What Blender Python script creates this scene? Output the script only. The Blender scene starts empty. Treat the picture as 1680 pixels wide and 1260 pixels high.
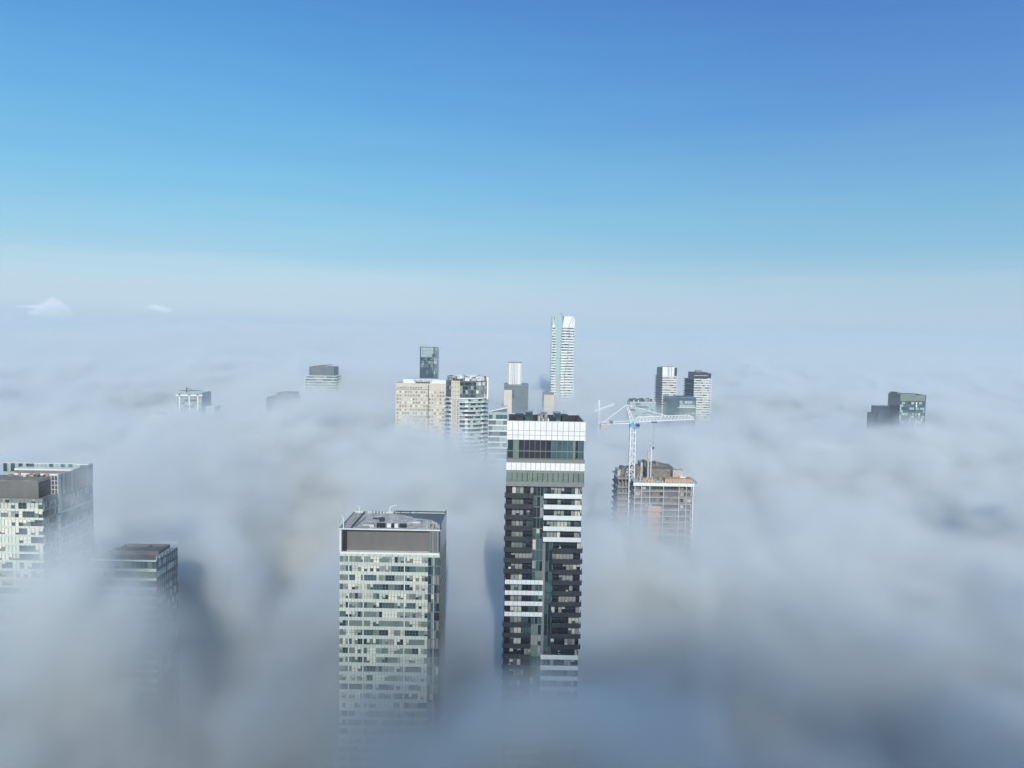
import bpy, bmesh, math, random
from mathutils import Vector, Matrix
R=math.radians
S=bpy.context.scene; C=S.collection
# ---------------------------------------------------------------- camera
F=1245.0; CAMZ=220.0; PITCH=R(3.66); ROLL=R(1.0)
cam=bpy.data.objects.new('camera',bpy.data.cameras.new('camera')); C.objects.link(cam)
cam.data.sensor_width=36; cam.data.lens=F/1680*36; cam.data.clip_start=1; cam.data.clip_end=120000
cam.matrix_world=Matrix.Translation((0,0,CAMZ))@Matrix.Rotation(math.pi/2-PITCH,4,'X')@Matrix.Rotation(ROLL,4,'Z')
S.camera=cam
CM=cam.matrix_world.to_3x3()
def at(px,py,Y):
    v=CM@Vector(((px-840)/F,-(py-630)/F,-1)); return Vector((0,0,CAMZ))+v*(Y/v.y)
# ---------------------------------------------------------------- sun and sky
SUN_EL=R(27); SUN_AZ=R(176)
sd=Vector((math.sin(SUN_AZ)*math.cos(SUN_EL),math.cos(SUN_AZ)*math.cos(SUN_EL),math.sin(SUN_EL)))
sun=bpy.data.objects.new('sun',bpy.data.lights.new('sun','SUN')); C.objects.link(sun)
sun.data.energy=4.0; sun.data.angle=R(.5); sun.data.color=(1,.96,.90)
sun.rotation_euler=(-sd).to_track_quat('-Z','Y').to_euler(); sun.location=(0,-50,600)
w=bpy.data.worlds.new('World'); S.world=w; w.use_nodes=True
def build_world():
    nt=w.node_tree; N=nt.nodes; L=nt.links.new; bg=N['Background']; K=.1
    sky=N.new('ShaderNodeTexSky'); sky.sky_type='NISHITA'; sky.sun_disc=False; sky.sun_elevation=SUN_EL; sky.sun_rotation=SUN_AZ; sky.altitude=220
    tc=N.new('ShaderNodeTexCoord'); sp=N.new('ShaderNodeSeparateXYZ'); L(tc.outputs['Generated'],sp.inputs[0])
    nz=N.new('ShaderNodeTexNoise'); mp=N.new('ShaderNodeMapping'); L(tc.outputs['Generated'],mp.inputs[0]); mp.inputs['Scale'].default_value=(3,3,45)
    L(mp.outputs[0],nz.inputs[0]); nz.inputs['Scale'].default_value=1; nz.inputs['Detail'].default_value=6; nz.inputs['Roughness'].default_value=.6
    def ramp(stops):
        r=N.new('ShaderNodeValToRGB'); e=r.color_ramp.elements
        for i,(el,c) in enumerate(stops):
            q=e[i] if i<2 else e.new(.5)
            q.position=math.sin(R(el))/math.sin(R(90))*1.0
            q.color=tuple(((v/255+.055)/1.055)**2.4 for v in c)+(1,)
        return r
    # thin cirrus veils bend the gradient a little just above the horizon
    ml=N.new('ShaderNodeMath'); ml.operation='MULTIPLY_ADD'; L(nz.outputs[0],ml.inputs[0]); ml.inputs[1].default_value=-.05; ml.inputs[2].default_value=.025
    ad=N.new('ShaderNodeMath'); ad.operation='ADD'; L(sp.outputs[2],ad.inputs[0]); L(ml.outputs[0],ad.inputs[1])
    A=ramp([(0,(188,204,218)),(90,(72,108,146)),(1.6,(199,219,232)),(3.9,(190,221,236)),(5.9,(158,210,234)),(10,(124,197,234)),(15.4,(98,175,230)),(20,(82,156,221)),(24,(72,140,213)),(45,(64,118,176))])
    B=ramp([(0,(160,188,210)),(90,(72,108,146)),(1.6,(180,204,222)),(3.6,(170,203,224)),(5.9,(136,192,220)),(10.5,(112,176,219)),(15.4,(88,150,214)),(20,(76,134,206)),(24,(66,118,196)),(45,(60,112,172))])
    L(ad.outputs[0],A.inputs[0]); L(ad.outputs[0],B.inputs[0])
    mr=N.new('ShaderNodeMapRange'); L(sp.outputs[0],mr.inputs[0]); mr.inputs[1].default_value=-.45; mr.inputs[2].default_value=.6; mr.interpolation_type='SMOOTHSTEP'
    mx=N.new('ShaderNodeMix'); mx.data_type='RGBA'; L(mr.outputs[0],mx.inputs[0]); L(A.outputs[0],mx.inputs[6]); L(B.outputs[0],mx.inputs[7])
    sc=N.new('ShaderNodeVectorMath'); sc.operation='SCALE'; L(mx.outputs[2],sc.inputs[0]); sc.inputs['Scale'].default_value=1/K
    m2=N.new('ShaderNodeMix'); m2.data_type='RGBA'; m2.inputs[0].default_value=.94; L(sky.outputs[0],m2.inputs[6]); L(sc.outputs[0],m2.inputs[7])
    L(m2.outputs[2],bg.inputs[0]); bg.inputs[1].default_value=K
build_world()
S.view_settings.view_transform='Standard'; S.view_settings.look='None'; S.view_settings.exposure=0; S.view_settings.gamma=1
cy=S.cycles; cy.volume_bounces=5; cy.max_bounces=8; cy.diffuse_bounces=2; cy.glossy_bounces=3; cy.transmission_bounces=4
cy.volume_step_rate=1; cy.volume_max_steps=512; cy.use_denoising=True; cy.adaptive_threshold=.02
cy.sample_clamp_indirect=6
# ---------------------------------------------------------------- fog
def bump_list(l): return [((at(px,py,Y) if py else Vector((px,Y,0))),sx,sy,a) for px,py,Y,sx,sy,a in l]
def vol_mat(name,dens,col=(.93,.96,1),aniso=0.0):
    m=bpy.data.materials.new(name); m.use_nodes=True; t=m.node_tree; t.nodes.remove(t.nodes['Principled BSDF'])
    v=t.nodes.new('ShaderNodeVolumePrincipled'); v.inputs['Color'].default_value=(*col,1)
    v.inputs['Density'].default_value=dens; v.inputs['Anisotropy'].default_value=aniso
    t.links.new(v.outputs[0],t.nodes['Material Output'].inputs['Volume']); return m
class Field:
    def __init__(s,name):
        s.g=bpy.data.node_groups.new(name,'GeometryNodeTree')
        s.g.interface.new_socket('Geometry',in_out='INPUT',socket_type='NodeSocketGeometry'); s.g.interface.new_socket('Geometry',in_out='OUTPUT',socket_type='NodeSocketGeometry')
        s.N=s.g.nodes; s.L=s.g.links.new
        s.pos=s.N.new('GeometryNodeInputPosition').outputs[0]
        sp=s.N.new('ShaderNodeSeparateXYZ'); s.L(s.pos,sp.inputs[0]); s.x,s.y,s.z=sp.outputs
    def put(s,k,v):
        if isinstance(v,bpy.types.NodeSocket): s.L(v,k)
        else: k.default_value=v
    def m(s,op,*a,clamp=False):
        n=s.N.new('ShaderNodeMath'); n.operation=op; n.use_clamp=clamp
        for i,v in enumerate(a): s.put(n.inputs[i],v)
        return n.outputs[0]
    def noise(s,sx,sy,sz,off=(0,0,0),det=4,rough=.55,dist=0):
        v=s.N.new('ShaderNodeVectorMath'); v.operation='MULTIPLY_ADD'; s.L(s.pos,v.inputs[0]); v.inputs[1].default_value=(1/sx,1/sy,1/sz); v.inputs[2].default_value=off
        n=s.N.new('ShaderNodeTexNoise'); s.L(v.outputs[0],n.inputs['Vector']); n.inputs['Scale'].default_value=1; n.inputs['Detail'].default_value=det; n.inputs['Roughness'].default_value=rough; n.inputs['Distortion'].default_value=dist
        return s.m('SUBTRACT',n.outputs[0],.5)
    def gauss(s,cx,cy_,sx,sy,cz=0,sz=None,rot=0):
        v=s.N.new('ShaderNodeVectorMath'); v.operation='SUBTRACT'; s.L(s.pos,v.inputs[0]); v.inputs[1].default_value=(cx,cy_,cz)
        o=v.outputs[0]
        if rot:
            r=s.N.new('ShaderNodeVectorRotate'); r.rotation_type='Z_AXIS'; s.L(o,r.inputs['Vector']); r.inputs['Angle'].default_value=-R(rot); o=r.outputs[0]
        q=s.N.new('ShaderNodeVectorMath'); q.operation='MULTIPLY'; s.L(o,q.inputs[0]); q.inputs[1].default_value=(1/sx,1/sy,1/sz if sz else 0)
        d=s.N.new('ShaderNodeVectorMath'); d.operation='DOT_PRODUCT'; s.L(q.outputs[0],d.inputs[0]); s.L(q.outputs[0],d.inputs[1])
        return s.m('EXPONENT',s.m('MULTIPLY',d.outputs['Value'],-1.0))
    def finish(s,name,dens,mn,mx,res,step,mat,label):
        vd=bpy.data.volumes.new(name); o=bpy.data.objects.new(name,vd); C.objects.link(o)
        vc=s.N.new('GeometryNodeVolumeCube'); s.L(dens,vc.inputs['Density']); vc.inputs['Min'].default_value=mn; vc.inputs['Max'].default_value=mx
        for k,r in zip('XYZ',res): vc.inputs['Resolution '+k].default_value=r
        sm=s.N.new('GeometryNodeSetMaterial'); s.L(vc.outputs[0],sm.inputs[0]); sm.inputs['Material'].default_value=mat; vd.materials.append(mat)
        go=s.N.new('NodeGroupOutput'); s.L(sm.outputs[0],go.inputs[0])
        md=o.modifiers.new('fog','NODES'); md.node_group=s.g
        vd.render.space='WORLD'; vd.render.step_size=step
        o['kind']='stuff'; o['label']=label
        return o
# hills and hollows in the top of the fog: x, y, spread x, spread y, height change
HILLS=[(-420,1150,330,420,34),(-230,620,170,150,24),(-110,211,28,24,66),(-122,284,24,20,60),(-175,200,50,22,30),(-15,490,85,60,34),(-120,480,60,60,10),(-200,390,50,90,14),
       (68,335,55,45,6),(5,188,40,16,26),(-38,214,30,16,10),(430,1500,500,500,-8),(300,560,110,160,-16),(150,300,80,70,4),(390,750,130,50,37),(-260,800,60,60,5),(-340,790,50,70,-22),
       (-115,385,34,130,-44),(-90,190,16,45,-44),(-20,380,30,60,-10),(-520,1120,110,240,-100),(130,225,80,60,-30),(-15,150,60,30,-20),(200,330,60,80,-22),(-60,165,40,25,-14)]
THIN=[(-90,190,18,45,.6),(-112,380,30,110,.25),(-110,210,26,20,-1.8),(6,188,30,14,-1.2),(-38,214,26,14,-.6),(66,338,45,20,-.7),(-122,284,24,16,-1.5),(-250,840,60,40,-.5),(-520,1120,90,220,.9),(150,240,90,70,.5),(-20,150,60,30,.5),(250,450,110,130,.4)]
def near_density(f):
    nb=f.noise(120,120,90,(11,4,2),det=5,rough=.6,dist=1.0)
    n1=f.noise(210,210,200,(3.1,1.7,0),det=3)
    n2=f.noise(70,70,45,(7,3,1),det=6,rough=.6,dist=.9)
    n3=f.noise(700,500,400,(1,9,4),det=2)
    nd=f.noise(95,210,260,(5,8,3),det=5,rough=.6,dist=.8)
    n4=f.noise(30,34,22,(1,2,3),det=4,rough=.6,dist=.6)
    H=f.m('ADD',136,f.m('MULTIPLY',n1,100)); H=f.m('ADD',H,f.m('MULTIPLY',n3,40))
    for cx,cy_,sx,sy,a in HILLS: H=f.m('ADD',H,f.m('MULTIPLY',f.gauss(cx,cy_,sx,sy),float(a)))
    d=f.m('DIVIDE',f.m('SUBTRACT',H,f.z),36)
    d=f.m('ADD',d,f.m('MULTIPLY_ADD',n2,2.6,f.m('MULTIPLY',nb,2.2)),clamp=True)
    d=f.m('POWER',d,1.7)
    T=f.m('MAXIMUM',f.m('MULTIPLY_ADD',nd,4.2,.8),.05)
    T=f.m('MULTIPLY',T,f.m('MAXIMUM',f.m('MULTIPLY_ADD',n4,4.5,1.0),.1))
    for cx,cy_,sx,sy,a in THIN:
        g=f.m('SUBTRACT',1,f.m('MULTIPLY',f.gauss(cx,cy_,sx,sy),float(a))); T=f.m('MULTIPLY',T,g)
    return f.m('MULTIPLY',d,T)
YS=2300.; YW=500.
def window(f,x0,x1,y1,w):
    """1 inside the box, falling to 0 over w metres at its left, right and far sides"""
    a=f.m('DIVIDE',f.m('SUBTRACT',f.x,x0),w,clamp=True); b=f.m('DIVIDE',f.m('SUBTRACT',x1,f.x),w,clamp=True); c=f.m('DIVIDE',f.m('SUBTRACT',y1,f.y),w,clamp=True)
    return f.m('MULTIPLY',f.m('MULTIPLY',a,b),c)
def fogs():
    f=Field('near_fog'); d=near_density(f)
    f.finish('near_fog',f.m('MULTIPLY',d,window(f,-380,380,640,40.)),(-380,12,0),(380,640,220),(190,157,55),8,vol_mat('near_fog',SIG,FOGC),'ragged white fog round the nearest towers')
    f=Field('fog'); d=near_density(f)
    fade=f.m('MULTIPLY',f.m('DIVIDE',f.m('SUBTRACT',YS+YW/2,f.y),YW,clamp=True),f.m('SUBTRACT',1.0,window(f,-380,380,640,40.)))
    f.finish('fog',f.m('MULTIPLY',d,fade),(-1500,12,0),(1500,YS+YW/2,215),(300,280,43),14,vol_mat('fog',SIG,FOGC),'dense white fog filling the city streets')
    # ragged fog plume added unseen behind the viewpoint to shade the nearest fog
    f=Field('shade_plume'); n=f.noise(75,75,60,(4,2,6),det=4,rough=.55,dist=.8); e=f.noise(50,50,50,(1,7,2),det=3)
    g=f.gauss(70,-105,145,60); top=f.m('DIVIDE',f.m('SUBTRACT',f.m('MULTIPLY_ADD',e,90,PLTOP),f.z),60,clamp=True)
    d=f.m('MULTIPLY',f.m('MULTIPLY',g,top),f.m('MAXIMUM',f.m('MULTIPLY_ADD',n,6,.8),0.0))
    f.finish('shade_plume',d,(-260,-230,40),(320,-35,320),(72,26,35),14,vol_mat('shade_plume',PLD,FOGC),'unseen ragged fog plume added to shade the nearest fog')
    f=Field('fog_bank')
    n1=f.noise(1100,650,500,(3,5,1),det=4,rough=.55); n2=f.noise(400,260,120,(7,3,1),det=5,rough=.6,dist=.4)
    H=f.m('ADD',124,f.m('MULTIPLY',n1,170))
    for cx,cy_,sx,sy,a in [(-1500,4200,1300,900,120),(-600,5200,1500,900,60),(-2600,7500,2500,1500,110),(200,5000,900,1500,18),(2200,6000,1500,2500,-6)]: H=f.m('ADD',H,f.m('MULTIPLY',f.gauss(cx,cy_,sx,sy),float(a)))
    d=f.m('ADD',f.m('DIVIDE',f.m('SUBTRACT',H,f.z),55),f.m('MULTIPLY',n2,2.6),clamp=True)
    fade=f.m('DIVIDE',f.m('SUBTRACT',f.y,YS-YW/2),YW,clamp=True)
    f.finish('fog_bank',f.m('MULTIPLY',d,fade),(-14000,YS-YW/2,0),(14000,20000,340),(350,230,24),60,vol_mat('fog_bank',.045,FOGC),'far fog bank spreading to the horizon')
SIG=.08; PLTOP=325; PLD=.021
FOGC=(.95,.978,.966)
fogs()
def haze():
    me=bpy.data.meshes.new('haze'); o=bpy.data.objects.new('haze',me); C.objects.link(o)
    bm=bmesh.new(); bmesh.ops.create_cube(bm,size=1); 
    for v in bm.verts: v.co=Vector((v.co.x*50000,v.co.y*44000+18000,-1 if v.co.z<0 else 345))
    bm.to_mesh(me); me.materials.append(vol_mat('haze',HAZE,(.84,.95,.97))); o['kind']='stuff'; o['label']='thin blue haze over the fog'
HAZE=.00016
haze()
# ---------------------------------------------------------------- materials
def lin(c): return tuple(((v/255+.055)/1.055)**2.4 if v>10 else v/255/12.92 for v in c)
def mat(n,c,r=.6,metal=0,var=.0,scale=.5,c2=None,spec=.5,stretch=(1,1,1)):
    """procedural surface: two colours mixed by noise, a little roughness wear"""
    m=bpy.data.materials.new(n); m.use_nodes=True; t=m.node_tree; b=t.nodes['Principled BSDF']; L=t.links.new
    b.inputs['Roughness'].default_value=r; b.inputs['Metallic'].default_value=metal; b.inputs['Specular IOR Level'].default_value=spec
    tc=t.nodes.new('ShaderNodeTexCoord'); mp=t.nodes.new('ShaderNodeMapping'); L(tc.outputs['Object'],mp.inputs[0]); mp.inputs['Scale'].default_value=stretch
    nz=t.nodes.new('ShaderNodeTexNoise'); L(mp.outputs[0],nz.inputs[0]); nz.inputs['Scale'].default_value=scale; nz.inputs['Detail'].default_value=6; nz.inputs['Roughness'].default_value=.65
    if c2 is None: c2=tuple(v*(1-var) for v in c)
    rp=t.nodes.new('ShaderNodeValToRGB'); e=rp.color_ramp.elements; e[0].position=.36; e[1].position=.64; e[0].color=(*c2,1); e[1].color=(*c,1)
    L(nz.outputs[0],rp.inputs[0]); L(rp.outputs[0],b.inputs['Base Color'])
    return m
MT=dict(
 white=mat('white_panel',(.78,.79,.75),.35,var=.10,scale=.3),
 whiteb=mat('white_balcony',(.72,.76,.72),.4,var=.12,scale=.6),
 gband=mat('grey_band',(.22,.24,.23),.4,var=.15),
 dgrey=mat('dark_grey_metal',(.035,.04,.045),.4,var=.3),
 black=mat('black_metal',(.012,.013,.016),.45,var=.3),
 glassd=mat('dark_glass',(.018,.032,.042),.06,var=.5,scale=.15,spec=.8),
 glassm=mat('teal_glass',(.07,.125,.135),.1,var=.45,scale=.2,spec=.8),
 glassg=mat('green_glass',(.19,.24,.20),.15,var=.25,scale=.4,spec=.8),
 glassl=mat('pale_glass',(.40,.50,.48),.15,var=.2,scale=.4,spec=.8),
 blind=mat('pale_blind',(.55,.57,.49),.5,var=.2,scale=.9),
 blind2=mat('grey_blind',(.30,.33,.30),.5,var=.25,scale=.9),
 cream=mat('cream_blind',(.74,.72,.60),.5,var=.15,scale=.8),
 spg=mat('pale_green_spandrel',(.55,.62,.55),.3,var=.14,scale=.5,spec=.6),
 sph=mat('white_green_spandrel',(.62,.68,.59),.3,var=.16,scale=.5,spec=.6),
 mull=mat('mullion',(.16,.19,.17),.4,var=.2),
 steelg=mat('louvre_grey',(.155,.148,.137),.6,var=.16,scale=.4,stretch=(1,1,.3)),
 brownroof=mat('brown_roof',(.29,.255,.22),.8,scale=.35,c2=(.19,.17,.15)),
 roofpale=mat('frosted_roof',(.70,.67,.60),.85,scale=.42,c2=(.33,.32,.30)),
 roofgrey=mat('grey_roof',(.17,.17,.17),.85,scale=.3,c2=(.09,.09,.09)),
 concrete=mat('concrete',(.50,.48,.44),.85,var=.3,scale=.5),
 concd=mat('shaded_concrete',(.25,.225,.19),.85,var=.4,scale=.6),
 ply=mat('plywood',(.55,.36,.20),.75,var=.35,scale=.8),
 orange=mat('orange_hoist',(.52,.27,.16),.6,var=.3),
 beige=mat('beige_precast',(.60,.54,.44),.8,var=.12,scale=.2),
 sign=mat('dark_sign',(.05,.05,.06),.5),
 paint=mat('white_paint',(.80,.81,.80),.4,var=.08),
 blue=mat('blue_paint',(.16,.38,.55),.4,var=.2),
 navy=mat('navy_glass',(.02,.045,.08),.12,var=.4,scale=.1,spec=.8),
 ground=mat('asphalt',(.055,.06,.062),.9,scale=.03,c2=(.035,.045,.035)),
 slate=mat('slate_panel',(.13,.16,.18),.5,var=.25,scale=.2),
)
# ---------------------------------------------------------------- mesh helpers
class MB:
    def __init__(s): s.v=[]; s.f=[]; s.m=[]; s.mats=[]
    def mi(s,k):
        if k not in s.mats: s.mats.append(k)
        return s.mats.index(k)
    def add(s,vs,fs,k):
        n=len(s.v); s.v+=vs; i=s.mi(k)
        for f in fs: s.f.append([n+q for q in f]); s.m.append(i)
    def box(s,x0,x1,y0,y1,z0,z1,k):
        s.add([(x,y,z) for x in (x0,x1) for y in (y0,y1) for z in (z0,z1)],[(0,1,3,2),(4,6,7,5),(0,4,5,1),(2,3,7,6),(0,2,6,4),(1,5,7,3)],k); return s
    def ring(s,x0,x1,y0,y1,z0,z1,t,k):
        s.box(x0,x1,y0,y0+t,z0,z1,k); s.box(x0,x1,y1-t,y1,z0,z1,k); s.box(x0,x0+t,y0+t,y1-t,z0,z1,k); s.box(x1-t,x1,y0+t,y1-t,z0,z1,k); return s
    def bar(s,p,q,w,k):
        p=Vector(p); q=Vector(q); d=(q-p).normalized(); u=d.cross(Vector((0,0,1)) if abs(d.z)<.9 else Vector((1,0,0))).normalized()*w/2; v=d.cross(u).normalized()*w/2
        s.add([tuple(a+b) for a in (p,q) for b in (-u-v,u-v,u+v,-u+v)],[(0,3,2,1),(4,5,6,7),(0,1,5,4),(1,2,6,5),(2,3,7,6),(3,0,4,7)],k); return s
    def prism(s,pts,z0,z1,k):
        n=len(pts); s.add([(x,y,z0) for x,y in pts]+[(x,y,z1) for x,y in pts],[tuple(range(n))[::-1],tuple(range(n,2*n))]+[(i,(i+1)%n,n+(i+1)%n,n+i) for i in range(n)],k); return s
    def lattice(s,p,q,w,seg,t,k,up=(0,0,1)):
        p=Vector(p); q=Vector(q); d=q-p; dn=d.normalized(); u=dn.cross(Vector(up)).normalized()*w/2; v=dn.cross(u).normalized()*w/2
        cs=[-u-v,u-v,u+v,-u+v]; n=max(2,round(d.length/seg))
        for c in cs: s.bar(p+c,q+c,t,k)
        for i in range(n):
            a=p+d*i/n; b=p+d*(i+1)/n
            for j in range(4):
                c,e=cs[j],cs[(j+1)%4]
                s.bar(a+c,b+e,t*.6,k) if i%2 else s.bar(a+e,b+c,t*.6,k)
                s.bar(b+c,b+e,t*.6,k)
        return s
    def build(s,name,parent=None,label=None):
        me=bpy.data.meshes.new(name); off=Vector(parent_loc(parent)); me.from_pydata([tuple(Vector(v)-off) for v in s.v],[],s.f)
        for k in s.mats: me.materials.append(MT[k])
        me.polygons.foreach_set('material_index',s.m); me.update()
        o=bpy.data.objects.new(name,me); C.objects.link(o)
        if parent is not None: o.parent=parent
        if label: o['label']=label
        return o
def parent_loc(p):
    r=Vector((0,0,0))
    while p is not None: r=r+p.location; p=p.parent
    return r
def thing(name,label,cat,loc,group=None):
    o=bpy.data.objects.new(name,None); C.objects.link(o); o.location=loc; o['label']=label; o['category']=cat; o.empty_display_size=5
    if group: o['group']=group
    return o
def px(xa,xb,py,d):
    a=at(xa,py,d); b=at(xb,py,d); return a.x,b.x,(a.z+b.z)/2
rnd=random.Random(5)
def panes(mb,x0,x1,y,z0,z1,w,pal,mullion=.14,mk='mull',horiz=False,axis='x',out=-1,run=.35):
    """a strip of glazing along x (or y): panes with blinds or dark interiors between mullions"""
    n=max(1,round((x1-x0)/w)); w=(x1-x0)/n; last=None
    for i in range(n):
        k=last if (last and rnd.random()<run) else rnd.choices([p for p,_ in pal],[q for _,q in pal])[0]; last=k
        a,b=x0+i*w,x0+(i+1)*w; dep=.06*out
        lo,hi=sorted((y,y+dep))
        zz=z0
        if k in ('blind','cream','blind2') and mullion<.2 and rnd.random()<.45:
            zz=z0+(z1-z0)*rnd.choice([.25,.4,.55,.7]); kk=rnd.choice(['glassm','glassd','glassg'])
            if axis=='x': mb.box(a,b,lo,hi,z0,zz,kk)
            else: mb.box(lo,hi,a,b,z0,zz,kk)
        if axis=='x': mb.box(a,b,lo,hi,zz,z1,k)
        else: mb.box(lo,hi,a,b,zz,z1,k)
        if mullion:
            l2,h2=sorted((y+dep,y+dep+.07*out))
            if axis=='x': mb.box(b-mullion/2,b+mullion/2,l2,h2,z0,z1,mk)
            else: mb.box(l2,h2,b-mullion/2,b+mullion/2,z0,z1,mk)
    if horiz:
        zm=z0+(z1-z0)*.42; l2,h2=sorted((y+.06*out,y+.10*out))
        if axis=='x': mb.box(x0,x1,l2,h2,zm-.04,zm+.04,mk)
        else: mb.box(l2,h2,x0,x1,zm-.04,zm+.04,mk)
    return mb
# ---------------------------------------------------------------- ground
me=bpy.data.meshes.new('ground'); o=bpy.data.objects.new('ground',me); C.objects.link(o)
me.from_pydata([(-22000,-3000,0),(22000,-3000,0),(22000,36000,0),(-22000,36000,0)],[],[(0,1,2,3)]); me.materials.append(MT['ground']); o['kind']='structure'
# ---------------------------------------------------------------- centre tower
def centre_tower():
    x0,x1,ztop=px(832,961,692,205); y0,y1=205,225
    t=thing('condo_tower','tall condo tower with white crown, dark glass band and black and white balconies','tower',((x0+x1)/2,215,0))
    Z=lambda p:220-(p-550.8)*205/F
    b0,b1=x0+.15,x1-.7
    MB().box(b0,b1,y0+1.2,y1,0,Z(800),'dgrey').build('body',t)
    # crown
    MB().box(x0,x1,y0,y1,Z(800),Z(793),'gband').build('base_band',t)
    m=MB(); m.box(x0+.1,x1-.1,y0+.1,y1-.1,Z(793),Z(775),'gband'); panes(m,x0+.2,x1-.2,y0+.1,Z(792),Z(777),1.41,[('glassg',1)],.17,'dgrey',run=0)
    m.box(x0+.2,x1-.2,y0-.01,y0+.05,Z(788.2),Z(787.6),'mull'); m.build('green_glass_band',t)
    m=MB(); m.box(x0,x1,y0,y1,Z(775),Z(773),'gband'); m.box(x0,x1,y0+.02,y1,Z(773),Z(760.5),'white')
    for i in range(1,16): q=x0+(x1-x0)*i/16; m.box(q-.05,q+.05,y0-.02,y0+.03,Z(773),Z(760.5),'mull')
    m.build('white_band',t)
    m=MB(); m.box(x0,x1,y0,y1,Z(760.5),Z(755),'gband'); m.box(x0+.3,x1-.3,y0+.25,y0+.6,Z(755),Z(753),'steelg'); m.build('sill',t)
    # glazed top storey, recessed
    m=MB(); m.box(x0+.5,x1-.5,y0+.9,y1-.5,Z(755),Z(722),'black')
    n=14; w=(x1-x0-.6)/n
    for i in range(n):
        a=x0+.3+i*w; k='glassm' if i in (8,9,10,11,13) else ('black' if i in (3,4,5,6) else ('glassd' if i not in (1,) else 'glassg'))
        m.box(a,a+w,y0+.30,y0+.36,Z(753),Z(722.4),k); m.box(a-.06,a+.06,y0+.18,y0+.30,Z(755),Z(722.4),'mull')
    m.box(x0+.3,x1-.3,y0+.2,y0+.3,Z(741.5),Z(740.9),'glassl')
    for q in (845.5,943): c=x0+(q-832)/129*(x1-x0); m.box(c-.35,c+.35,y0+.12,y0+.4,Z(755),Z(722.4),'glassg')
    m.build('glazed_storey',t)
    # a few desks, pipes and lamps seen through the band
    m=MB()
    for q in range(9): c=x0+2+q*2.1; m.box(c,c+rnd.uniform(.5,1.5),y0+.62,y0+.88,Z(753),Z(753-rnd.uniform(2,9)),rnd.choice(['gband','mull','blind2','glassm']))
    m.build('interior_fitting',t)
    m=MB(); m.ring(x0,x1,y0,y1-.5,Z(722.4),ztop,.35,'white')
    for i in range(1,14): q=x0+(x1-x0)*i/14; m.box(q-.05,q+.05,y0-.03,y0+.05,Z(722.4),ztop-.05,'mull')
    for z in (Z(707),Z(714.5)): m.box(x0,x1,y0-.02,y0+.04,z-.04,z+.04,'mull')
    m.ring(x0-.05,x1+.05,y0-.06,y1-.45,ztop,ztop+.12,.5,'whiteb')
    m.build('white_crown',t)
    MB().ring(x0+.36,x1-.36,y0+.36,y1-.86,ztop-1.7,ztop-.06,.12,'black').build('crown_shade_lining',t)  # black lining paints in the front parapet's shade inside the crown
    MB().box(x0+.36,x1-.36,y0+.36,y1-.9,ztop-1.9,ztop-1.6,'black').build('roof',t)
    def unit(nm,a,b,ya,yb,h,k,lab=None): u=MB().box(a,b,ya,yb,ztop-1.6,ztop+h,k); u.box(a-.1,b+.1,ya-.1,yb+.1,ztop+h,ztop+h+.12,k); u.box(a+.3,b-.3,ya-.04,ya,ztop+h-1.1,ztop+h-.2,'dgrey'); return u.build(nm,t,lab)
    unit('plant_room',x0+2.3,x0+4.6,213,219,.6,'black'); unit('cooling_unit',x0+5.0,x0+7.2,215,219,1.5,'glassm'); unit('cooling_unit',x0+13.1,x0+15.2,216,220,1.3,'glassm')
    unit('plant_room',x0+15.5,x0+17.2,214,219,.7,'black'); unit('plant_room',x0+9.8,x0+11.4,217,221,.9,'gband'); unit('plant_room',x0+12.2,x0+13.6,211,216,.2,'black')
    m=MB()
    for i in range(26):
        c=x0+8.3+rnd.uniform(0,3.2); m.box(c,c+rnd.uniform(.15,.6),212+rnd.uniform(0,6),219,ztop-1.5,ztop+rnd.uniform(-.6,1.0),rnd.choice(['cream','blind2','gband','black','paint']))
    m.build('pipework',t)
    for q in (8.8,9.6,16.2): MB().bar((x0+q,218,ztop),(x0+q,218,ztop+2.1),.12,'gband').build('antenna',t)
    m=MB(); 
    for ya in range(207,222,3): m.bar((x1-.9,ya,ztop-1.6),(x1-.9,ya,ztop+.4),.1,'mull')
    m.bar((x1-.9,207,ztop+.4),(x1-.9,222,ztop+.4),.08,'mull'); m.build('railing',t)
    # storeys
    ph=3.0; z=Z(800)
    xa,xm0,xm1,xr=x0-.35,x0+7.6,x0+10.1,x1-.55
    for i in range(34):
        zt=z-i*ph; zb=zt-ph
        if zb<70: break
        white_l=8<=i<12 or 22<=i<26; white_r=i<5 or 15<=i<19
        m=MB()
        # left glazing
        m.box(xa+.3,xa+2.0,y0+1.1,y0+1.2,zb,zt,'black')
        panes(m,xa+2.1,xa+5.2,y0+1.15,zb+.3,zt-.25,1.0,[('blind2',4),('glassg',2),('blind',2)],.12,'dgrey')
        panes(m,xa+5.2,xm0,y0+1.15,zb+.3,zt-.25,.8,[('glassd',4),('black',2),('blind2',1),('glassm',1)],.1,'dgrey')
        # centre glazing
        panes(m,xm0,xm1+.3,y0+1.05,zb+.25,zt,.85,[('glassg',2),('glassm',3),('glassd',3),('blind2',2),('blind',1)],.12,'mull')
        m.box(xm0,xm1+.3,y0+1.0,y0+1.15,zb-.12,zb+.25,'mull')
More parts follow.
